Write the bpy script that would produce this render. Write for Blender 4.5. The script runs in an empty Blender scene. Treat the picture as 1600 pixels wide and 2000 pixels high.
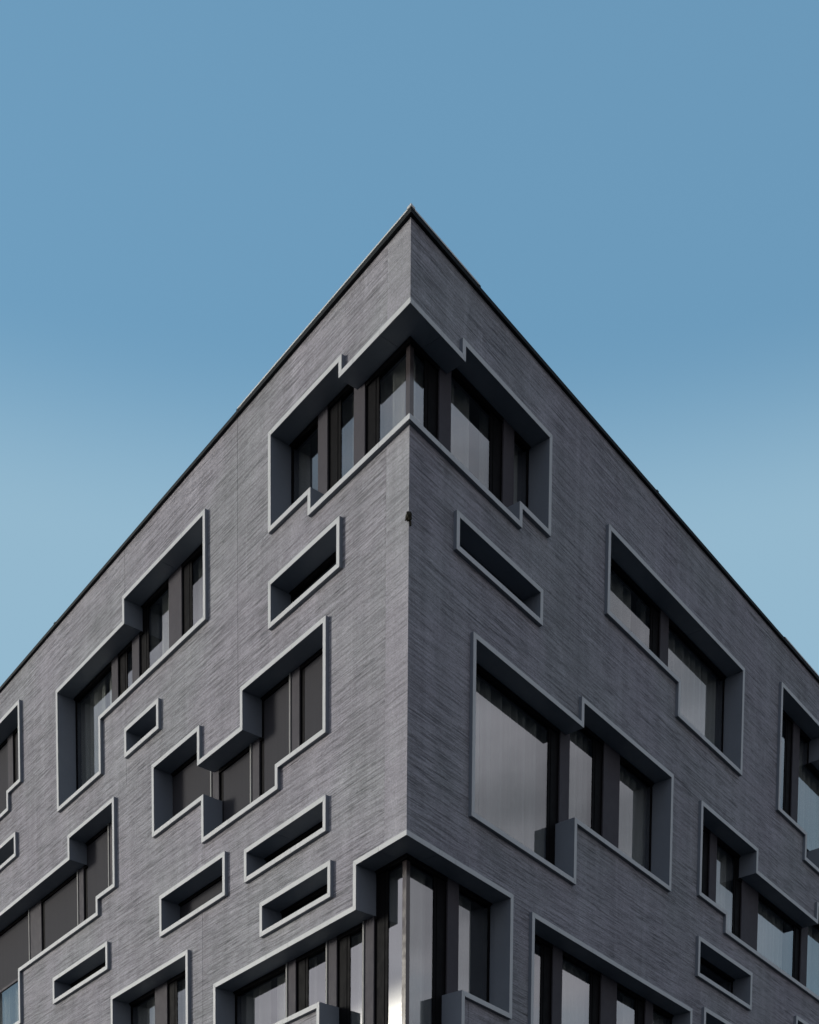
import bpy, bmesh, math, random
from mathutils import Matrix, Vector

random.seed(7)
C = bpy.data.collections.new("facade_scene")
bpy.context.scene.collection.children.link(C)
S = bpy.context.scene
R = math.radians

# ------------------------------------------------------------------ camera
cam = bpy.data.cameras.new("camera")
co = bpy.data.objects.new("camera", cam)
C.objects.link(co)
cam.sensor_fit = 'HORIZONTAL'
cam.sensor_width = 36.0
cam.lens = 63.0
cam.shift_x = 0.0106989
cam.shift_y = 1.3829516
cam.clip_start = 0.1
cam.clip_end = 2000
EYE = 1.65
rt = Vector((0.99997453, 0.00059994, 0.00711256))
up = Vector((-0.00713782, 0.08404835, 0.99643611))
fw = Vector((0.0, 0.9964615, -0.08405049))
m = Matrix((rt, up, -fw)).transposed().to_4x4()
m.translation = Vector((0.0, -19.25, EYE))
co.matrix_world = m
S.camera = co

# ------------------------------------------------------------------ sky and sun
SUN_AZ, SUN_EL = R(171), R(10)
w = bpy.data.worlds.new("World")
S.world = w
w.use_nodes = True
N, L = w.node_tree.nodes, w.node_tree.links
N.clear()


def wn(t, **k):
    n = N.new(t)
    for a, b in k.items():
        setattr(n, a, b)
    return n


def wmath(op, a, b=None, clamp=False):
    n = wn('ShaderNodeMath', operation=op, use_clamp=clamp)
    for i, v in enumerate((a, b)):
        if v is None:
            continue
        if isinstance(v, (int, float)):
            n.inputs[i].default_value = v
        else:
            L.new(v, n.inputs[i])
    return n.outputs[0]


def wrange(v, a, b, c=0.0, d=1.0):
    n = wn('ShaderNodeMapRange', interpolation_type='SMOOTHSTEP')
    L.new(v, n.inputs[0])
    for i, x in enumerate((a, b, c, d)):
        n.inputs[i + 1].default_value = x
    return n.outputs[0]


def wmix(f, a, b, mode='MIX'):
    n = wn('ShaderNodeMix', data_type='RGBA', blend_type=mode)
    for s, v in ((0, f), (6, a), (7, b)):
        if isinstance(v, (int, float)):
            n.inputs[s].default_value = v
        elif isinstance(v, tuple):
            n.inputs[s].default_value = (*v, 1)
        else:
            L.new(v, n.inputs[s])
    return n.outputs[2]


sky = wn('ShaderNodeTexSky', sky_type='NISHITA', sun_disc=False, sun_elevation=SUN_EL,
         sun_rotation=math.pi / 2 - SUN_AZ, altitude=0, air_density=1.0, dust_density=0.4, ozone_density=2.0)
tc = wn('ShaderNodeTexCoord')
sep = wn('ShaderNodeSeparateXYZ')
L.new(tc.outputs['Generated'], sep.inputs[0])
dx, dy, dz = sep.outputs
SKY_GAIN = 1 / 0.15         # Background strength is 0.15
SKY_TINT = (1.68, 2.06, 1.78)
base = wmix(0.7, wmix(1.0, sky.outputs[0], SKY_TINT, 'MULTIPLY'), (0.156 * SKY_GAIN, 0.332 * SKY_GAIN, 0.52 * SKY_GAIN))
# whitish haze that thickens toward the horizon all the way round
hz = wrange(dz, 0.612, 0.532)
c1 = wmix(wmath('MULTIPLY', hz, 0.96), base, (0.297 * SKY_GAIN, 0.482 * SKY_GAIN, 0.62 * SKY_GAIN))
# cloud bank low in the half of the sky behind the camera
mapn = wn('ShaderNodeMapping')
mapn.inputs['Scale'].default_value = (1, 1, 2.2)
L.new(tc.outputs['Generated'], mapn.inputs[0])
nz = wn('ShaderNodeTexNoise')
nz.inputs['Scale'].default_value = 2.6
nz.inputs['Detail'].default_value = 8
nz.inputs['Roughness'].default_value = 0.56
nz.inputs['Distortion'].default_value = 0.4
L.new(mapn.outputs[0], nz.inputs[0])
cl = wrange(nz.outputs[0], 0.26, 0.50)
low = wrange(dz, 0.85, 0.58)
side = wrange(dy, 0.50, 0.30)
cf = wmath('MULTIPLY', wmath('MULTIPLY', cl, low), side)
nz2 = wn('ShaderNodeTexNoise')
nz2.inputs['Scale'].default_value = 6.0
nz2.inputs['Detail'].default_value = 6
L.new(mapn.outputs[0], nz2.inputs[0])
sun_v = (math.cos(SUN_AZ) * math.cos(SUN_EL), math.sin(SUN_AZ) * math.cos(SUN_EL), math.sin(SUN_EL))
sd = wn('ShaderNodeVectorMath', operation='DOT_PRODUCT')
L.new(tc.outputs['Generated'], sd.inputs[0])
sd.inputs[1].default_value = sun_v
glow = wmath('MULTIPLY', wrange(sd.outputs['Value'], 0.90, 1.0), 0.5)
spot = wmath('MULTIPLY', wmath('MULTIPLY', wrange(sd.outputs['Value'], 0.9812, 0.9880), wrange(nz2.outputs[0], 0.15, 0.52)), 9.0)
cb = wmath('ADD', wrange(nz2.outputs[0], 0.3, 0.70, 0.36, 1.0), glow)
ccol = wmix(1.0, (0.88 * SKY_GAIN, 0.83 * SKY_GAIN, 0.87 * SKY_GAIN), (1, 1, 1), 'MULTIPLY')
cc = wn('ShaderNodeVectorMath', operation='SCALE')
L.new(ccol, cc.inputs[0])
L.new(cb, cc.inputs['Scale'])
c2 = wmix(wmath('MULTIPLY', cf, 0.9), c1, cc.outputs[0])
sp = wn('ShaderNodeVectorMath', operation='SCALE')
sp.inputs[0].default_value = (1.0 * SKY_GAIN, 0.93 * SKY_GAIN, 0.78 * SKY_GAIN)
L.new(spot, sp.inputs['Scale'])
c2 = wmix(1.0, c2, sp.outputs[0], 'ADD')
bg = wn('ShaderNodeBackground')
bg.inputs[1].default_value = 0.15
L.new(c2, bg.inputs[0])
wo = wn('ShaderNodeOutputWorld')
L.new(bg.outputs[0], wo.inputs[0])

sun = bpy.data.lights.new("sun", 'SUN')
sun.energy = 2.35
sun.angle = R(11)
sun.color = (1.0, 0.96, 0.88)
so = bpy.data.objects.new("sun", sun)
C.objects.link(so)
so.rotation_euler = Vector(sun_v).to_track_quat('Z', 'Y').to_euler()
so.location = (0, -30, 40)

vs = S.view_settings
vs.view_transform = 'Standard'
vs.look = 'None'
vs.exposure = 0.0
vs.gamma = 1.0
vs.use_curve_mapping = False

# ------------------------------------------------------------------ materials


class Mat:
    def __init__(self, name):
        self.m = bpy.data.materials.new(name)
        self.m.use_nodes = True
        self.N, self.L = self.m.node_tree.nodes, self.m.node_tree.links
        self.b = self.N['Principled BSDF']

    def n(self, t, **k):
        x = self.N.new(t)
        for a, b in k.items():
            setattr(x, a, b)
        return x

    def put(self, v, sock):
        if isinstance(v, (int, float)):
            sock.default_value = v
        elif isinstance(v, tuple):
            sock.default_value = (*v, 1) if len(sock.default_value) == 4 else v
        else:
            self.L.new(v, sock)

    def math(self, op, a, b=0.0, clamp=False):
        x = self.n('ShaderNodeMath', operation=op, use_clamp=clamp)
        self.put(a, x.inputs[0])
        self.put(b, x.inputs[1])
        return x.outputs[0]

    def rng(self, v, a, b, c=0.0, d=1.0, mode='LINEAR'):
        x = self.n('ShaderNodeMapRange', interpolation_type=mode)
        self.L.new(v, x.inputs[0])
        for i, q in enumerate((a, b, c, d)):
            x.inputs[i + 1].default_value = q
        return x.outputs[0]

    def mix(self, f, a, b, mode='MIX'):
        x = self.n('ShaderNodeMix', data_type='RGBA', blend_type=mode)
        self.put(f, x.inputs[0])
        self.put(a, x.inputs[6])
        self.put(b, x.inputs[7])
        return x.outputs[2]

    def obj(self):
        return self.n('ShaderNodeTexCoord').outputs['Object']

    def noise(self, vec, scale=(1, 1, 1), s=1.0, detail=4, rough=0.5, dist=0.0, loc=(0, 0, 0)):
        mp = self.n('ShaderNodeMapping')
        mp.inputs['Scale'].default_value = scale
        mp.inputs['Location'].default_value = loc
        self.L.new(vec, mp.inputs[0])
        x = self.n('ShaderNodeTexNoise')
        x.inputs['Scale'].default_value = s
        x.inputs['Detail'].default_value = detail
        x.inputs['Roughness'].default_value = rough
        x.inputs['Distortion'].default_value = dist
        self.L.new(mp.outputs[0], x.inputs[0])
        return x.outputs[0]

    def bump(self, h, strength, dist):
        x = self.n('ShaderNodeBump')
        x.inputs['Strength'].default_value = strength
        x.inputs['Distance'].default_value = dist
        self.L.new(h, x.inputs['Height'])
        self.L.new(x.outputs[0], self.b.inputs['Normal'])


def plaster(name, comb=1.0, loc=(0, 0, 0), tone=1.0):
    """grey render combed in long horizontal strokes"""
    t = Mat(name)
    o = t.obj()
    # let the strokes wander a little up and down
    wob = t.noise(o, s=0.55, detail=2, loc=loc)
    wob2 = t.noise(o, s=2.3, detail=2, loc=loc)
    cmb = t.n('ShaderNodeCombineXYZ')
    t.put(t.math('ADD', t.math('MULTIPLY', wob, 0.028), t.math('MULTIPLY', wob2, 0.004)), cmb.inputs[2])
    ad = t.n('ShaderNodeVectorMath', operation='ADD')
    t.L.new(o, ad.inputs[0])
    t.L.new(cmb.outputs[0], ad.inputs[1])
    p = ad.outputs[0]
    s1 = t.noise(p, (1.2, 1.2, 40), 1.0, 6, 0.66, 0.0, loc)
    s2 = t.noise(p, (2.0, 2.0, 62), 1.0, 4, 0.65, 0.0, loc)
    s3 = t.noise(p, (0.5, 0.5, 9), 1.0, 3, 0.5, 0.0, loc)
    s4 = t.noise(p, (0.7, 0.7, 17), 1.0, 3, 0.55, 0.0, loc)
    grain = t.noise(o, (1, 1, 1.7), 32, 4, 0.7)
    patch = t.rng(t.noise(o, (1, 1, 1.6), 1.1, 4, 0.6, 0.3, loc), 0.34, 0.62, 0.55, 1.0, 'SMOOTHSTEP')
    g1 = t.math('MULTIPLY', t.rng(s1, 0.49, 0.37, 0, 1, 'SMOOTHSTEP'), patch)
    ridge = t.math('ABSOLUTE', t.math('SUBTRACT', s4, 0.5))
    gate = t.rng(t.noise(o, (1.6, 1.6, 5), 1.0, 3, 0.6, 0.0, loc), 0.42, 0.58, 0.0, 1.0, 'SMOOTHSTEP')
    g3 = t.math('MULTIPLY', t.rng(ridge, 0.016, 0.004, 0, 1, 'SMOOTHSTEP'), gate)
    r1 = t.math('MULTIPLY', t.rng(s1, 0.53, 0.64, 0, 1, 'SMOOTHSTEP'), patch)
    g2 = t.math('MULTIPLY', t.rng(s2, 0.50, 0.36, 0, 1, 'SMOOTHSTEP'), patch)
    blotch = t.rng(t.noise(o, (1, 1, 1.3), 0.75, 5, 0.62, 0.2, loc), 0.3, 0.7, 0.91, 1.09)
    band = t.rng(s3, 0.3, 0.7, 0.94, 1.06)
    streak = t.rng(t.noise(o, (5, 5, 0.22), 1.0, 3, 0.55, 0.0, loc), 0.35, 0.75, 0.92, 1.12)
    gr = t.rng(grain, 0.3, 0.7, 0.76, 1.24)
    f = t.math('MULTIPLY', t.math('MULTIPLY', blotch, band), t.math('MULTIPLY', streak, gr))
    f = t.math('MULTIPLY', f, t.rng(g1, 0, 1, 1.0, 1.0 - 0.36 * comb))  # comb grooves darkened in the base colour: occlusion shade together with dirt
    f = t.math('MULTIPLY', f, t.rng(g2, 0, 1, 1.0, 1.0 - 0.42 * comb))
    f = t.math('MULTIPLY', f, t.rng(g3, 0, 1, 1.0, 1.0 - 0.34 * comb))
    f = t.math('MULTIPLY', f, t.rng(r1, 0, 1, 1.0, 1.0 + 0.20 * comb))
    bloom = t.rng(t.noise(o, (1.3, 1.3, 0.9), 1.0, 6, 0.68, 0.6, (3.1, 5.2, 1.7)), 0.56, 0.74, 1.0, 1.24, 'SMOOTHSTEP')
    runs = t.rng(t.noise(o, (11, 11, 0.35), 1.0, 4, 0.6, 0.0, (1.1, 0.3, 2.7)), 0.60, 0.78, 1.0, 1.16, 'SMOOTHSTEP')
    f = t.math('MULTIPLY', f, t.math('MULTIPLY', bloom, runs))
    f = t.math('MULTIPLY', f, tone)
    hue = t.rng(t.noise(o, (1, 1, 1), 0.5, 3, 0.5, 0.0, loc), 0.4, 0.62)
    col = t.mix(hue, (0.262, 0.255, 0.284), (0.252, 0.256, 0.274))
    cv = t.n('ShaderNodeVectorMath', operation='SCALE')
    t.L.new(col, cv.inputs[0])
    t.L.new(f, cv.inputs['Scale'])
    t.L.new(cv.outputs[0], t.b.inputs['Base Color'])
    t.b.inputs['Roughness'].default_value = 0.9
    t.b.inputs['Specular IOR Level'].default_value = 0.25
    h = t.math('SUBTRACT', t.math('MULTIPLY', grain, 0.25),
               t.math('MULTIPLY', t.math('ADD', g1, t.math('MULTIPLY', g2, 0.5)), comb))
    t.bump(h, 0.5, 0.010)
    return t.m


def coated(name, col, rough=0.42, spec=0.5, metal=0.0, var=0.06, dirt=0.0):
    t = Mat(name)
    o = t.obj()
    a = t.rng(t.noise(o, s=1.7, detail=4, rough=0.6), 0.3, 0.7, 1 - var, 1 + var)
    b = t.rng(t.noise(o, s=38, detail=3), 0.3, 0.7, 1 - var * 0.5, 1 + var * 0.5)
    f = t.math('MULTIPLY', a, b)
    if dirt:
        d = t.rng(t.noise(o, (9, 9, 1.2), 1.0, 5, 0.65), 0.56, 0.78, 0.0, dirt, 'SMOOTHSTEP')
        f = t.math('MULTIPLY', f, t.math('SUBTRACT', 1.0, d))
    cv = t.n('ShaderNodeVectorMath', operation='SCALE')
    cv.inputs[0].default_value = col
    t.L.new(f, cv.inputs['Scale'])
    t.L.new(cv.outputs[0], t.b.inputs['Base Color'])
    t.L.new(t.rng(t.noise(o, s=9, detail=3), 0.3, 0.7, rough - 0.06, rough + 0.08), t.b.inputs['Roughness'])
    t.b.inputs['Specular IOR Level'].default_value = spec
    t.b.inputs['Metallic'].default_value = metal
    t.bump(t.noise(o, s=3.0, detail=2), 0.05, 0.01)
    return t.m


def glass_mat():
    t = Mat("coated_glass")
    t.N.remove(t.b)
    o = t.obj()
    out = t.N['Material Output']
    fr = t.n('ShaderNodeFresnel')
    fr.inputs[0].default_value = 2.9
    gl = t.n('ShaderNodeBsdfGlossy')
    gl.inputs['Roughness'].default_value = 0.012
    gl.inputs['Color'].default_value = (0.93, 0.96, 1.0, 1)
    bp = t.n('ShaderNodeBump')
    bp.inputs['Strength'].default_value = 0.02
    bp.inputs['Distance'].default_value = 0.02
    t.L.new(t.noise(o, s=0.9, detail=1), bp.inputs['Height'])
    t.L.new(bp.outputs[0], gl.inputs['Normal'])
    tr = t.n('ShaderNodeBsdfTransparent')
    tr.inputs['Color'].default_value = (0.72, 0.735, 0.73, 1)
    mx = t.n('ShaderNodeMixShader')
    bf = t.n('ShaderNodeNewGeometry').outputs['Backfacing']
    t.L.new(t.math('MULTIPLY', fr.outputs[0], t.math('SUBTRACT', 1.0, bf)), mx.inputs[0])
    t.L.new(tr.outputs[0], mx.inputs[1])
    t.L.new(gl.outputs[0], mx.inputs[2])
    t.L.new(mx.outputs[0], out.inputs[0])
    return t.m


def cloth(name, col, stripe=0.0, trans=0.0):
    t = Mat(name)
    o = t.obj()
    weave = t.rng(t.noise(o, (90, 90, 90), 1.0, 2), 0.3, 0.7, 0.93, 1.07)
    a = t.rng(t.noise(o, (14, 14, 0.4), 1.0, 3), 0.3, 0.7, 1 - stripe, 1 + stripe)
    cv = t.n('ShaderNodeVectorMath', operation='SCALE')
    cv.inputs[0].default_value = col
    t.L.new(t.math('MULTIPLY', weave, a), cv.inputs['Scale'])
    t.L.new(cv.outputs[0], t.b.inputs['Base Color'])
    t.b.inputs['Roughness'].default_value = 0.9
    t.b.inputs['Specular IOR Level'].default_value = 0.15
    return t.m


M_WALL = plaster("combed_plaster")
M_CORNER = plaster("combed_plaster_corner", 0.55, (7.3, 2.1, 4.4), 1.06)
M_CORE = coated("backing_concrete", (0.10, 0.10, 0.10), 0.85, 0.2)
M_FRAME = coated("pale_brushed_aluminium", (0.46, 0.472, 0.478), 0.50, 0.15, 0.0, 0.04, 0.22)
M_LINING = coated("slate_coated_lining", (0.165, 0.188, 0.222), 0.50, 0.4, 0.0, 0.05)
M_BLACK = coated("black_window_profile", (0.006, 0.006, 0.007), 0.60, 0.03)
M_PANEL = coated("brown_grey_panel", (0.062, 0.059, 0.068), 0.60, 0.06, 0.0, 0.05)
M_POST = coated("glossy_dark_post", (0.040, 0.034, 0.035), 0.16, 0.45, 0.0, 0.03)
M_RAIL = coated("light_guide_rail", (0.19, 0.195, 0.195), 0.50, 0.15, 0.0)
M_COPING = coated("dark_coping_metal", (0.020, 0.023, 0.025), 0.6, 0.06)
M_TRIM = coated("pale_trim_metal", (0.50, 0.51, 0.50), 0.40, 0.5)
M_BLIND = cloth("dark_grey_blind_fabric", (0.044, 0.044, 0.050), 0.03)
M_CURTAIN = cloth("off_white_curtain", (0.72, 0.71, 0.68), 0.10)  # vertical tone streaks paint soft fold shading into the cloth colour
M_ROOM = coated("room_plaster", (0.22, 0.21, 0.20), 0.9, 0.1)
M_GLASS = glass_mat()
M_RUST = coated("dark_rusty_iron", (0.020, 0.018, 0.010), 0.8, 0.2, 0.0, 0.4)


def ground_mat(name, col, s):
    t = Mat(name)
    o = t.obj()
    f = t.math('MULTIPLY', t.rng(t.noise(o, s=s, detail=6), 0.3, 0.7, 0.8, 1.2),
               t.rng(t.noise(o, s=0.3, detail=4), 0.3, 0.7, 0.85, 1.15))
    cv = t.n('ShaderNodeVectorMath', operation='SCALE')
    cv.inputs[0].default_value = col
    t.L.new(f, cv.inputs['Scale'])
    t.L.new(cv.outputs[0], t.b.inputs['Base Color'])
    t.b.inputs['Roughness'].default_value = 0.9
    return t.m


M_ASPHALT = ground_mat("asphalt", (0.030, 0.030, 0.032), 60)
M_PAVE = ground_mat("pavement_concrete", (0.036, 0.036, 0.036), 25)

# ------------------------------------------------------------------ mesh helpers


def link_mesh(name, bm, mat, parent=None, smooth=False):
    bmesh.ops.recalc_face_normals(bm, faces=bm.faces[:])
    me = bpy.data.meshes.new(name)
    bm.to_mesh(me)
    bm.free()
    if smooth:
        for p in me.polygons:
            p.use_smooth = True
    me.materials.append(mat)
    o = bpy.data.objects.new(name, me)
    C.objects.link(o)
    if parent:
        o.parent = parent
    return o


def box_bm(bm, x0, x1, y0, y1, z0, z1):
    vs_ = [bm.verts.new((x, y, z)) for z in (z0, z1) for y in (y0, y1) for x in (x0, x1)]
    for f in ((0, 1, 3, 2), (4, 6, 7, 5), (0, 4, 5, 1), (2, 3, 7, 6), (0, 2, 6, 4), (1, 5, 7, 3)):
        bm.faces.new([vs_[i] for i in f])


# the two facades meet at an acute corner of about 77 degrees, on the z axis
E_DIR = {'L': (-0.62082878, 0.78394619), 'R': (0.62524046, 0.78043217)}    # along each facade, away from the corner
N_DIR = {'L': (0.78394619, 0.62082878), 'R': (-0.78043217, 0.62524046)}    # into the building
_c = E_DIR['L'][0] * E_DIR['R'][0] + E_DIR['L'][1] * E_DIR['R'][1]
MITRE = (1 + _c) / math.sqrt(1 - _c * _c)                                  # 1 / tan(half the corner angle)


def P(face, u, z, d):
    """u along the facade from the corner, z height, d depth behind the frame fronts;
    u = 0 is the open corner and is mitred"""
    if u < 1e-6:
        u = d * MITRE
    e, n = E_DIR[face], N_DIR[face]
    return (e[0] * u + n[0] * d, e[1] * u + n[1] * d, z)


def Q(a, b):
    """plan point a metres along the left facade and b along the right one"""
    return (E_DIR['L'][0] * a + E_DIR['R'][0] * b, E_DIR['L'][1] * a + E_DIR['R'][1] * b)


def prism_bm(bm, pts, z0, z1):
    lo = [bm.verts.new((p[0], p[1], z0)) for p in pts]
    hi = [bm.verts.new((p[0], p[1], z1)) for p in pts]
    bm.faces.new(lo[::-1])
    bm.faces.new(hi)
    for i in range(len(pts)):
        j = (i + 1) % len(pts)
        bm.faces.new((lo[i], lo[j], hi[j], hi[i]))


def kite(d0, width):
    """plan of a post whose two faces lie d0 behind the frame fronts"""
    u = d0 * MITRE + width
    c = P('L', 0, 0, d0)
    l, q = P('L', u, 0, d0), P('R', u, 0, d0)
    return [c, l, (l[0] + q[0] - c[0], l[1] + q[1] - c[1]), q]


def inside(poly, u, z):
    c = False
    n = len(poly)
    for i in range(n):
        (u0, z0), (u1, z1) = poly[i], poly[(i + 1) % n]
        if (z0 > z) != (z1 > z):
            if u < u0 + (z - z0) / (z1 - z0) * (u1 - u0):
                c = not c
    return c


def inset(poly, w_):
    """move every edge of a rectilinear ring inward; edges on the open corner stay"""
    n = len(poly)
    ar = sum(poly[i][0] * poly[(i + 1) % n][1] - poly[(i + 1) % n][0] * poly[i][1] for i in range(n))
    sg = 1 if ar > 0 else -1
    out = []
    for i in range(n):
        q = list(poly[i])
        for a, b in ((poly[i - 1], poly[i]), (poly[i], poly[(i + 1) % n])):
            if abs(a[0]) < 1e-6 and abs(b[0]) < 1e-6:
                continue
            du, dz_ = b[0] - a[0], b[1] - a[1]
            ln = math.hypot(du, dz_)
            q[0] += -dz_ / ln * sg * w_
            q[1] += du / ln * sg * w_
        if abs(poly[i][0]) < 1e-6:
            q[0] = 0.0
        out.append((q[0], q[1]))
    return out


def cells_bm(bm, face, us, zs, test, d0, d1, top=None):
    """solid slab made of the grid cells that pass test(u, z)"""
    us = sorted(set(round(x, 5) for x in us))
    zs = sorted(set(round(x, 5) for x in zs))
    occ = {}
    for i in range(len(us) - 1):
        for j in range(len(zs) - 1):
            occ[i, j] = test((us[i] + us[i + 1]) / 2, (zs[j] + zs[j + 1]) / 2)
    vc = {}

    def v(i, j, k):
        if (i, j, k) not in vc:
            z = zs[j]
            if top and j == len(zs) - 1:
                z = top(us[i])
            vc[i, j, k] = bm.verts.new(P(face, us[i], z, (d0, d1)[k]))
        return vc[i, j, k]
    for (i, j), o in occ.items():
        if not o:
            continue
        for k in (0, 1):
            bm.faces.new((v(i, j, k), v(i + 1, j, k), v(i + 1, j + 1, k), v(i, j + 1, k)))
        for (a, b, e1, e2) in ((-1, 0, (i, j), (i, j + 1)), (1, 0, (i + 1, j), (i + 1, j + 1)),
                               (0, -1, (i, j), (i + 1, j)), (0, 1, (i, j + 1), (i + 1, j + 1))):
            if not occ.get((i + a, j + b)):
                bm.faces.new((v(*e1, 0), v(*e2, 0), v(*e2, 1), v(*e1, 1)))
    return bool(vc)


# ------------------------------------------------------------------ ground
bm = bmesh.new()
box_bm(bm, -900, 900, -900, 900, -0.5, 0.0)
g = link_mesh("road", bm, M_ASPHALT)
g['kind'] = 'structure'
bm = bmesh.new()
prism_bm(bm, [Q(-4, -4), Q(-4, 40), Q(40, 40), Q(40, -4)], 0.004, 0.13)
g = link_mesh("pavement", bm, M_PAVE)
g['kind'] = 'structure'

# ------------------------------------------------------------------ the building
FAR = 21.5
ZROOF = 17.922
FIXZ = 14.40
FLOORS = ((14.06, 14.36), (10.80, 11.08), (7.50, 7.80))
ROOMS = ((14.37, 17.36), (11.09, 14.05), (7.81, 10.79))
building = bpy.data.objects.new("building", None)
C.objects.link(building)
building['label'] = "dark grey combed plaster building with pale framed stepped windows meeting at a sharp corner"
building['category'] = "building"

WD = 0.066      # visible width of the pale surrounds
PR = 0.058      # how far they stand proud of the wall
REV = 0.355     # depth of the reveal

# name, facade, outer outline, pale-panel ranges, joints along horizontal pieces, options
WINDOWS = [
    ("L", [(3.247, 17.124), (1.466, 17.124), (1.466, 16.921), (0, 16.921), (0, 15.498), (2.252, 15.498), (2.252, 15.776), (3.247, 15.776)],
     [(2.225, 2.448), (1.361, 1.605)], [0.637], dict(curtain=1, label="corner window under the roof, left wing, stepped head and sill")),
    ("R", [(0, 16.92), (1.11, 16.92), (1.11, 17.119), (3.263, 17.119), (3.263, 15.758), (2.536, 15.758), (2.536, 15.498), (0, 15.498)],
     [(1.018, 1.276), (2.496, 2.76)], [0.65], dict(curtain=1, label="corner window under the roof, right wing, stepped head and sill")),
    ("L", [(4.811, 9.97), (1.16, 9.97), (1.16, 10.551), (0, 10.551), (0, 7.866), (2.014, 7.866), (2.014, 8.868), (4.811, 8.868)],
     [(2.996, 3.232), (1.967, 2.211), (1.099, 1.339)], [0.598, 2.736], dict(curtain=1, rail=1, label="lower corner window, left wing, with tall bay at the corner")),
    ("R", [(0, 10.552), (2.441, 10.552), (2.441, 8.843), (1.302, 8.843), (1.302, 7.867), (0, 7.867)],
     [(1.305, 1.563)], [0.695], dict(curtain=1, label="lower corner window, right wing, with raised sill")),
    ("L", [(3.248, 15.118), (1.502, 15.118), (1.502, 14.472), (3.248, 14.472)],
     [], [], dict()),
    ("L", [(4.013, 13.999), (1.815, 13.999), (1.815, 12.48), (3.007, 12.48), (3.007, 12.187), (5.149, 12.187), (5.149, 12.828), (6.72, 12.828), (6.72, 13.961), (5.198, 13.961), (5.198, 13.446), (4.013, 13.446)],
     [(2.904, 3.147), (3.972, 4.207), (5.136, 5.368)], [], dict(blind=(11.95, 15.8), rail=1, label="zigzag window with closed dark blinds and light guide rails")),
    ("L", [(3.909, 11.659), (1.807, 11.659), (1.807, 11.182), (3.909, 11.182)],
     [], [3.068], dict()),
    ("L", [(3.484, 10.756), (1.69, 10.756), (1.69, 10.269), (3.484, 10.269)],
     [], [], dict()),
    ("L", [(6.495, 11.832), (4.458, 11.832), (4.458, 11.187), (6.495, 11.187)],
     [], [], dict(blind=(10.95, 13.5), label="slot window with a dark blind drawn")),
    ("L", [(10.544, 11.683), (8.348, 11.683), (8.348, 11.219), (10.544, 11.219)],
     [], [], dict()),
    ("L", [(14.263, 14.849), (12.114, 14.849), (12.114, 14.401), (14.263, 14.401)],
     [], [], dict()),
    ("L", [(7.653, 14.908), (6.486, 14.908), (6.486, 14.439), (7.653, 14.439)],
     [], [], dict()),
    ("L", [(10.264, 16.631), (7.687, 16.631), (7.687, 17.018), (5.001, 17.018), (5.001, 15.424), (8.527, 15.424), (8.527, 14.528), (10.264, 14.528)],
     [(6.263, 6.674), (7.693, 7.936), (8.459, 8.686)], [6.403], dict(curtain=1, label="stepped window with clear glass and a deep lower bay at its far end")),
    ("L", [(9.849, 13.97), (8.052, 13.97), (8.052, 12.494), (8.697, 12.494), (8.697, 12.227), (12.008, 12.227), (12.008, 11.262), (14.6, 11.262), (14.6, 13.598), (9.849, 13.598)],
     [(8.609, 8.86), (9.863, 10.093), (11.678, 12.225)], [11.827, 9.826], dict(blind=(12.43, 15.8), rail=1, curtain=1, label="long stepped window with dark blinds drawn almost to the sill")),
    ("L", [(14.718, 17.152), (11.849, 17.152), (11.849, 15.672), (12.432, 15.672), (12.432, 15.357), (14.718, 15.357)],
     [(12.878, 13.116)], [], dict(blind=(14.94, 19.0), label="stepped window with dark blinds near the far left")),
    ("L", [(8.236, 10.725), (5.591, 10.725), (5.591, 8.562), (8.236, 8.562)],
     [(6.816, 7.229)], [6.96], dict(curtain=1, label="tall plain window with one wide panel")),
    ("R", [(1.018, 14.953), (3.088, 14.953), (3.088, 14.467), (1.018, 14.467)],
     [], [], dict()),
    ("R", [(4.85, 16.752), (9.536, 16.752), (9.536, 14.947), (7.136, 14.947), (7.136, 15.471), (4.85, 15.471)],
     [(7.047, 7.322)], [7.954], dict(curtain=1, label="stepped window reflecting pale sky under the right roof edge")),
    ("R", [(1.416, 13.619), (4.171, 13.619), (4.171, 13.977), (7.033, 13.977), (7.033, 12.129), (4.09, 12.129), (4.09, 11.246), (1.416, 11.246)],
     [(4.073, 4.341), (5.338, 5.83)], [], dict(curtain=1, label="largest window, tall pane with curtain folds and a stepped sill")),
    ("R", [(8.031, 13.96), (10.27, 13.96), (10.27, 13.581), (12.964, 13.581), (12.964, 13.921), (15.783, 13.921), (15.783, 12.105), (9.048, 12.105), (9.048, 12.407), (8.031, 12.407)],
     [(8.981, 9.248), (10.286, 10.975), (12.958, 13.263)], [10.539], dict(curtain=1, label="long stepped window reflecting blue sky on the right wing")),
    ("R", [(8.044, 11.742), (10.164, 11.742), (10.164, 11.081), (8.044, 11.081)],
     [], [], dict()),
    ("R", [(11.06, 17.205), (13.222, 17.205), (13.222, 16.776), (15.369, 16.776), (15.369, 14.984), (13.278, 14.984), (13.278, 14.485), (12.311, 14.485), (12.311, 14.941), (11.06, 14.941)],
     [(12.312, 12.609)], [], dict(curtain=1, label="stepped window at the far right under the roof edge")),
    ("R", [(2.927, 10.479), (7.876, 10.479), (7.876, 8.464), (2.927, 8.464)],
     [(3.967, 4.232), (5.38, 5.873), (6.811, 7.071)], [5.545], dict(curtain=1, label="wide window with three dark panels low on the right wing")),
    ("R", [(8.312, 10.635), (10.339, 10.635), (10.339, 9.977), (8.312, 9.977)],
     [], [], dict()),
    ("R", [(12.136, 11.529), (14.125, 11.529), (14.125, 10.902), (12.136, 10.902)],
     [], [], dict()),
]

HOLES = {'L': [], 'R': []}
for f, poly, *_ in WINDOWS:
    HOLES[f].append(inset(poly, 0.004))

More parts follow.
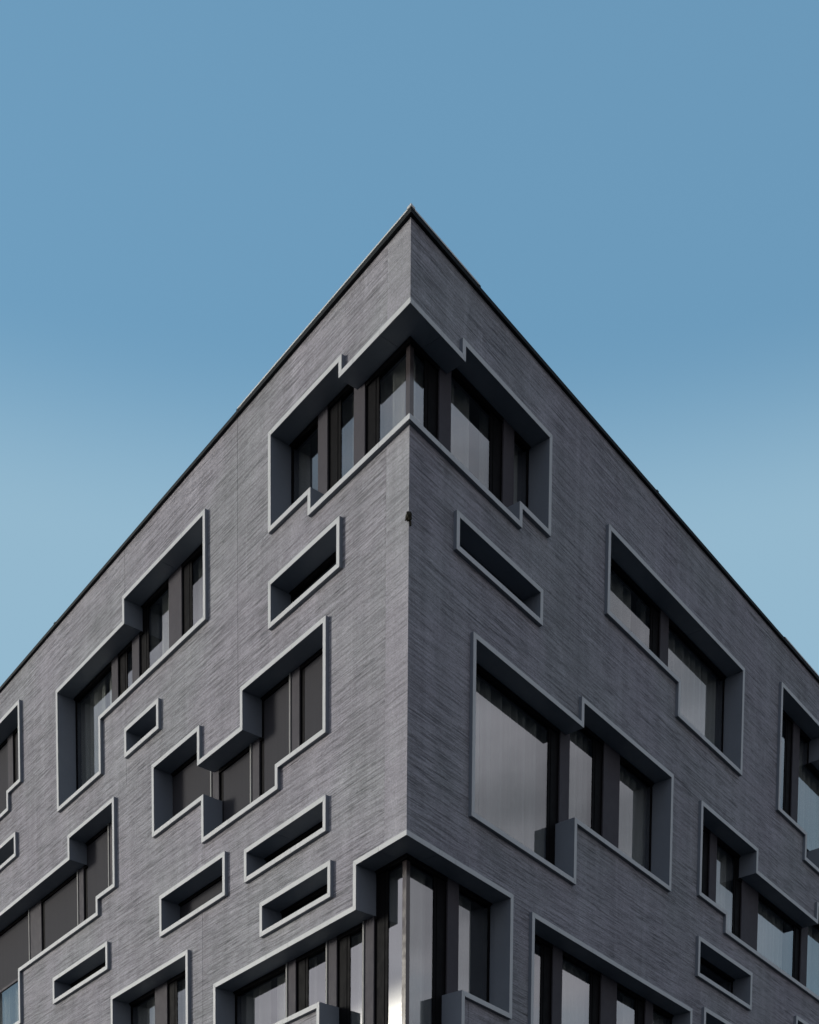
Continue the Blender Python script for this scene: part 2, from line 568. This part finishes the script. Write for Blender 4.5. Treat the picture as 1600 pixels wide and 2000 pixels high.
ROOFZ = {'L': lambda u: ZROOF - 0.0166 * u, 'R': lambda u: ZROOF + 0.0039 * u}

# combed plaster panels; hairline joints between rows, open joints where the photograph shows them
ROWS = [(0.15, 6.07), (6.07, 9.254), (9.254, 12.43), (12.43, 14.03), (14.03, 17.9)]
COLS = {
    'L': [[6.9, 14.2], [0.547, 5.219, 8.77, 12.333, 15.841], [0.547, 5.219, 8.77, 12.333, 15.841],
          [0.547, 5.217, 8.77, 12.333, 15.841], [0.547, 4.157, 7.692, 11.236, 14.766]],
    'R': [[7.1, 14.2], [1.464, 5.764, 9.265, 12.766], [1.464, 7.966, 11.467, 15.024], [4.127, 7.661, 11.185, 14.685], [4.127, 10.168, 14.685]],
}
OPEN = {('L', 4, 4.157), ('L', 4, 7.692), ('L', 3, 5.217), ('L', 2, 5.219), ('R', 2, 1.464), ('R', 1, 1.464)}


def islands(bm_):
    """split a bmesh into its connected pieces"""
    left, out = set(bm_.faces), []
    while left:
        todo, got = [next(iter(left))], set()
        while todo:
            f = todo.pop()
            if f in got:
                continue
            got.add(f)
            for e in f.edges:
                todo += [x for x in e.link_faces if x not in got]
        left -= got
        nb, vm = bmesh.new(), {}
        for f in got:
            for v in f.verts:
                if v not in vm:
                    vm[v] = nb.verts.new(v.co)
            nb.faces.new([vm[v] for v in f.verts])
        out.append(nb)
    bm_.free()
    return out


def wall_panels(face):
    for r, (z0, z1) in enumerate(ROWS):
        cols = [0.0] + COLS[face][r] + [FAR]
        last = r == len(ROWS) - 1
        for k in range(len(cols) - 1):
            def gap(u):
                if u == 0.0 or u == FAR:
                    return 0.0
                return 0.0032 if (face, r, u) in OPEN else 0.0008
            a, b = cols[k] + gap(cols[k]), cols[k + 1] - gap(cols[k + 1])
            hz_ = 0.0016 if r else 0.0
            za, zb = z0 + hz_, (z1 if last else z1 - 0.0016)
            holes = [h for h in HOLES[face] if min(p[0] for p in h) < b and max(p[0] for p in h) > a
                     and min(p[1] for p in h) < zb and max(p[1] for p in h) > za]
            us = [a, b] + [p[0] for h in holes for p in h if a < p[0] < b]
            zs = [za, zb] + [p[1] for h in holes for p in h if za < p[1] < zb]
            bm_ = bmesh.new()
            ok = cells_bm(bm_, face, us, zs, lambda u, z: not any(inside(h, u, z) for h in holes),
                          PR, PR + 0.08, ROOFZ[face] if last else None)
            if not ok:
                bm_.free()
                continue
            corner = face == 'L' and cols[k + 1] == 0.547
            for piece in islands(bm_):
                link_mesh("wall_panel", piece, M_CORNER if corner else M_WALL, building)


for fc in 'LR':
    wall_panels(fc)
    hs = HOLES[fc]
    bm = bmesh.new()
    cells_bm(bm, fc, [0.0, FAR] + [p[0] for h in hs for p in h], [0.15, 17.6] + [p[1] for h in hs for p in h],
             lambda u, z: not any(inside(h, u, z) for h in hs), PR + 0.083, 0.5)
    link_mesh("wall_core", bm, M_CORE, building)

# pale sealant in the open joint between the largest window and the lower corner window
bm = bmesh.new()
cells_bm(bm, 'R', [1.4615, 1.4665], [10.56, 11.26], lambda u, z: True, PR + 0.001, PR + 0.03)
link_mesh("joint_sealant", bm, M_FRAME, building)

# roof deck, far walls, floors and rooms behind the glass
IN = 0.56          # plan offset that clears the wall core
bm = bmesh.new()
prism_bm(bm, [Q(IN, IN), Q(IN, FAR - 0.01), Q(FAR - 0.01, FAR - 0.01), Q(FAR - 0.01, IN)], ZROOF - 0.55, ZROOF - 0.38)
link_mesh("roof", bm, M_ROOM, building)
for pts in ([Q(FAR - 0.4, IN), Q(FAR, IN), Q(FAR, FAR), Q(FAR - 0.4, FAR)], [Q(IN, FAR - 0.4), Q(IN, FAR), Q(FAR - 0.41, FAR), Q(FAR - 0.41, FAR - 0.4)]):
    bm = bmesh.new()
    prism_bm(bm, pts, 0.15, ZROOF - 0.3)
    link_mesh("rear_wall", bm, M_CORE, building)
for za, zb in FLOORS:
    bm = bmesh.new()
    prism_bm(bm, [Q(0.68, 0.68), Q(0.68, FAR - 0.45), Q(FAR - 0.45, FAR - 0.45), Q(FAR - 0.45, 0.68)], za, zb)
    link_mesh("floor_slab", bm, M_ROOM, building)
for za, zb in ROOMS:
    for pts in ([Q(4.2, 4.2), Q(4.2, 4.35), Q(FAR - 0.5, 4.35), Q(FAR - 0.5, 4.2)], [Q(4.2, 4.36), Q(4.35, 4.36), Q(4.35, FAR - 0.5), Q(4.2, FAR - 0.5)]):
        bm = bmesh.new()
        prism_bm(bm, pts, za, zb)
        link_mesh("partition_wall", bm, M_ROOM, building)


# ------------------------------------------------------------------ coping along the roof edge
def coping(face, u0, u1, trim):
    z = ROOFZ[face]
    for name, dd, za, zb, mat in (("coping", (0.012, 0.52), 0.001, 0.052, M_COPING), ("coping_trim", trim, 0.053, 0.072, M_TRIM)):
        if dd is None:
            continue
        bm_ = bmesh.new()
        vs_ = [bm_.verts.new(P(face, u, z(max(u, 0)) + h, d)) for u in (u0, u1) for h in (za, zb) for d in dd]
        for f in ((0, 1, 3, 2), (4, 6, 7, 5), (0, 4, 5, 1), (2, 3, 7, 6), (0, 2, 6, 4), (1, 5, 7, 3)):
            bm_.faces.new([vs_[i] for i in f])
        link_mesh(name, bm_, mat, building)


cuts = {'L': [0.0, 4.076, 10.297, 15.84, FAR], 'R': [0.0, 1.473, 6.329, 11.173, 16.04, FAR]}
for fc in 'LR':
    cs = cuts[fc]
    for i in range(len(cs) - 1):
        tr = (0.006, 0.05) if (fc, i) in {('L', 0), ('R', 0), ('R', 3)} else (0.03, 0.07)
        coping(fc, cs[i] + (0.003 if i else 0), cs[i + 1] - 0.003, tr)
        if i:
            # joint cover, slightly proud
            bm = bmesh.new()
            z = ROOFZ[fc](cs[i])
            vs2 = [bm.verts.new(P(fc, u, z + h, d)) for u in (cs[i] - 0.03, cs[i] + 0.03) for h in (0.0, 0.066) for d in (0.008, 0.3)]
            for f in ((0, 1, 3, 2), (4, 6, 7, 5), (0, 4, 5, 1), (2, 3, 7, 6), (0, 2, 6, 4), (1, 5, 7, 3)):
                bm.faces.new([vs2[i2] for i2 in f])
            link_mesh("joint_cover", bm, M_COPING, building)
bm = bmesh.new()
prism_bm(bm, kite(0.001, 0.085), ZROOF + 0.058, ZROOF + 0.084)
link_mesh("corner_cap", bm, M_TRIM, building)


# ------------------------------------------------------------------ windows
def plank(bm_, face, a, b, a2, b2, d0, d1, cut=0.0012):
    """one mitred board of a surround: outer edge a-b, inner edge a2-b2"""
    ln = math.hypot(b[0] - a[0], b[1] - a[1])
    t = ((b[0] - a[0]) / ln * cut, (b[1] - a[1]) / ln * cut)

    def sh(p, s):
        if abs(p[0]) < 1e-6:
            return p
        return (p[0] + t[0] * s, p[1] + t[1] * s)
    q = [sh(a, 1), sh(b, -1), sh(b2, -1), sh(a2, 1)]
    vs_ = [bm_.verts.new(P(face, u, z, d)) for d in (d0, d1) for u, z in q]
    for f in ((0, 1, 2, 3), (7, 6, 5, 4), (0, 4, 5, 1), (1, 5, 6, 2), (2, 6, 7, 3), (3, 7, 4, 0)):
        bm_.faces.new([vs_[i] for i in f])


def build_window(face, poly, panels, joints, opt):
    n = len(poly)
    inn = inset(poly, WD)
    ar = sum(poly[i][0] * poly[(i + 1) % n][1] - poly[(i + 1) % n][0] * poly[i][1] for i in range(n))
    slot = n == 4 and not panels
    umax, umin = max(p[0] for p in poly), min(p[0] for p in poly)
    zmin, zmax = min(p[1] for p in poly), max(p[1] for p in poly)
    corner = umin < 1e-6
    # the window itself: black profiles set at the back of the reveal
    r0, r1 = inset(poly, 0.02), inset(poly, WD + (0.045 if slot else 0.055))
    rin = inset(poly, WD + 0.002)
    bm_ = bmesh.new()
    for i in range(n):
        j = (i + 1) % n
        if corner and poly[i][0] < 1e-6 and poly[j][0] < 1e-6:
            continue
        head = abs(poly[i][1] - poly[j][1]) < 1e-6 and inside(poly, (poly[i][0] + poly[j][0]) / 2, poly[i][1] - 0.01)
        plank(bm_, face, r0[i], r0[j], r1[i], r1[j], (0.318 if head else REV + 0.002), 0.440, 0.0)
    zsr = [p[1] for p in rin]
    panels = sorted(panels)

    def column(bmx, u0, u1, d0, d1, ring=rin):
        us = [u0, u1] + [p[0] for p in ring if u0 < p[0] < u1]
        return cells_bm(bmx, face, us, [p[1] for p in ring], lambda u, z: inside(ring, u, z), d0, d1)
    for a, b in panels:
        column(bm_, a + 0.006, b - 0.006, 0.337, 0.438)
        column(bm_, a - (0.085 if opt.get('blind') else 0.20), a + 0.004, 0.345, 0.436)
        column(bm_, b - 0.004, b + 0.030, 0.353, 0.434)
    win = link_mesh("window", bm_, M_BLACK, building)
    if 'label' in opt:
        win['label'] = opt['label']
    elif slot:
        win['label'] = "narrow horizontal slot window with a pale surround"
    # pale surround, one mitred board per edge, split where the photograph shows a joint
    for i in range(n):
        j = (i + 1) % n
        a, b = poly[i], poly[j]
        if corner and a[0] < 1e-6 and b[0] < 1e-6:
            continue
        horiz = abs(a[1] - b[1]) < 1e-6
        if horiz:
            probe = ((a[0] + b[0]) / 2, a[1] - 0.01)
            name = "soffit" if inside(poly, *probe) else "sill"
        else:
            name = "jamb"
        segs = [(a, b, inn[i], inn[j])]
        if horiz:
            for u in joints:
                out = []
                for (p, q, p2, q2) in segs:
                    if min(p[0], q[0]) + 0.2 < u < max(p[0], q[0]) - 0.2:
                        mo, mi = (u, p[1]), (u, p2[1])
                        out += [(p, mo, p2, mi), (mo, q, mi, q2)]
                    else:
                        out.append((p, q, p2, q2))
                segs = out
        for sgm in segs:
            bb = bmesh.new()
            plank(bb, face, *sgm, 0.0065, 0.315 if name == 'soffit' else REV, 0.0022 if horiz and joints else 0.0012)
            link_mesh(name, bb, M_LINING, win)
            bb = bmesh.new()
            plank(bb, face, *sgm, 0.0 + random.uniform(0, 0.0008), 0.006, 0.0024 if horiz and joints else 0.0012)
            link_mesh("edge_trim", bb, M_FRAME, win)
    # face panels between the lights
    for a, b in panels:
        bb = bmesh.new()
        if column(bb, a, b, 0.312, 0.335):
            link_mesh("panel", bb, M_PANEL, win)
        else:
            bb.free()
        if opt.get('rail'):
            bb = bmesh.new()
            if column(bb, b - 0.035, b - 0.002, 0.295, 0.311):
                link_mesh("guide_rail", bb, M_RAIL, win)
            else:
                bb.free()
    # glass lights
    edges = [(0.352 * MITRE + 0.083 if corner else umin + WD)] + [x for ab in panels for x in ab] + [umax - WD]
    pr = inset(poly, WD + 0.004)
    for k in range(0, len(edges), 2):
        a, b = edges[k], edges[k + 1]
        if b - a < 0.02:
            continue
        bb = bmesh.new()
        if not column(bb, a, b, 0.362, 0.370, pr):
            bb.free()
            continue
        link_mesh("pane", bb, M_GLASS, win)
        # sash bars at both ends of the light
        if not slot and not opt.get('blind'):
            bb = bmesh.new()
            ok = column(bb, b - 0.262, b - 0.2015, 0.352, 0.361, pr) if b < umax - WD - 0.01 else False
            if ok:
                link_mesh("sash", bb, M_BLACK, win)
            else:
                bb.free()
        if opt.get('blind'):
            zl, zh = opt['blind']
            us = [a + 0.001, b - 0.001] + [p[0] for p in pr if a < p[0] < b]
            bb = bmesh.new()
            if cells_bm(bb, face, us, [p[1] for p in pr] + [zl], lambda u, z: inside(pr, u, z) and z > zl, 0.348, 0.352):
                bl = link_mesh("blind", bb, M_BLIND, win)
                if zl > zmin and b > 9.5:
                    b3 = bmesh.new()
                    if cells_bm(b3, face, [a + 0.002, b - 0.002], [zl - 0.045, zl - 0.001], lambda u, z: inside(pr, u, z), 0.343, 0.356):
                        link_mesh("bottom_bar", b3, M_PANEL, win)
                    else:
                        b3.free()
            else:
                bb.free()
    # curtains hanging behind the glass
    if opt.get('curtain'):
        spans = []
        u = max(umin, 0.66) + random.uniform(0, 0.1)
        while u < umax - 0.2:
            ln = random.uniform(0.7, 1.9)
            spans.append((u, min(u + ln, umax)))
            u += ln + random.uniform(0.02, 0.35)
        for a, b in spans:
            bb = bmesh.new()
            k = max(6, int((b - a) / 0.022))
            ph = random.uniform(0, 6)
            prev = None
            for i in range(k + 1):
                uu = a + (b - a) * i / k
                dd = 0.55 + 0.065 * math.sin(uu * 26 + ph + 1.8 * math.sin(uu * 5 + ph)) + 0.014 * math.sin(uu * 77)
                cur = [bb.verts.new(P(face, uu, zz, dd)) for zz in (zmin - 0.05, zmax + 0.02)]
                if prev:
                    bb.faces.new((prev[0], cur[0], cur[1], prev[1]))
                prev = cur
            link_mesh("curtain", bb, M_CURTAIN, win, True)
    return win


for row in WINDOWS:
    build_window(*row)

# posts where the two wings of each corner window meet
for za, zb in ((15.568, 16.851), (7.936, 10.481)):
    bm = bmesh.new()
    prism_bm(bm, kite(0.352, 0.082), za, zb)
    link_mesh("corner_post", bm, M_POST, building)

# ------------------------------------------------------------------ small fixing on the corner edge
fix = bpy.data.objects.new("wall_fixing", None)
C.objects.link(fix)
_p = P('L', 0, 0, PR)
fix.location = (_p[0], _p[1], FIXZ)
fix.rotation_euler = (0, 0, -math.pi / 4)
fix['label'] = "small dark lumpy iron fixing stuck on the sharp corner edge"
fix['category'] = "fixing"
bm = bmesh.new()
bmesh.ops.create_icosphere(bm, subdivisions=3, radius=1.0)
for v in bm.verts:
    k = 1 + 0.12 * math.sin(7 * v.co.x + 3 * v.co.z) + 0.10 * math.sin(9 * v.co.y - 5 * v.co.z) + random.uniform(-0.06, 0.06)
    v.co = Vector((v.co.x * 0.040 * k, v.co.y * 0.040 * k, v.co.z * 0.058 * k))
link_mesh("body", bm, M_RUST, fix)
for (x, y, z, sx, sy, sz) in ((-0.028, -0.026, -0.042, 0.012, 0.006, 0.006), (0.010, 0.020, -0.082, 0.009, 0.010, 0.026)):
    bm = bmesh.new()
    box_bm(bm, x - sx, x + sx, y - sy, y + sy, z - sz, z + sz)
    link_mesh("prong", bm, M_RUST, fix)
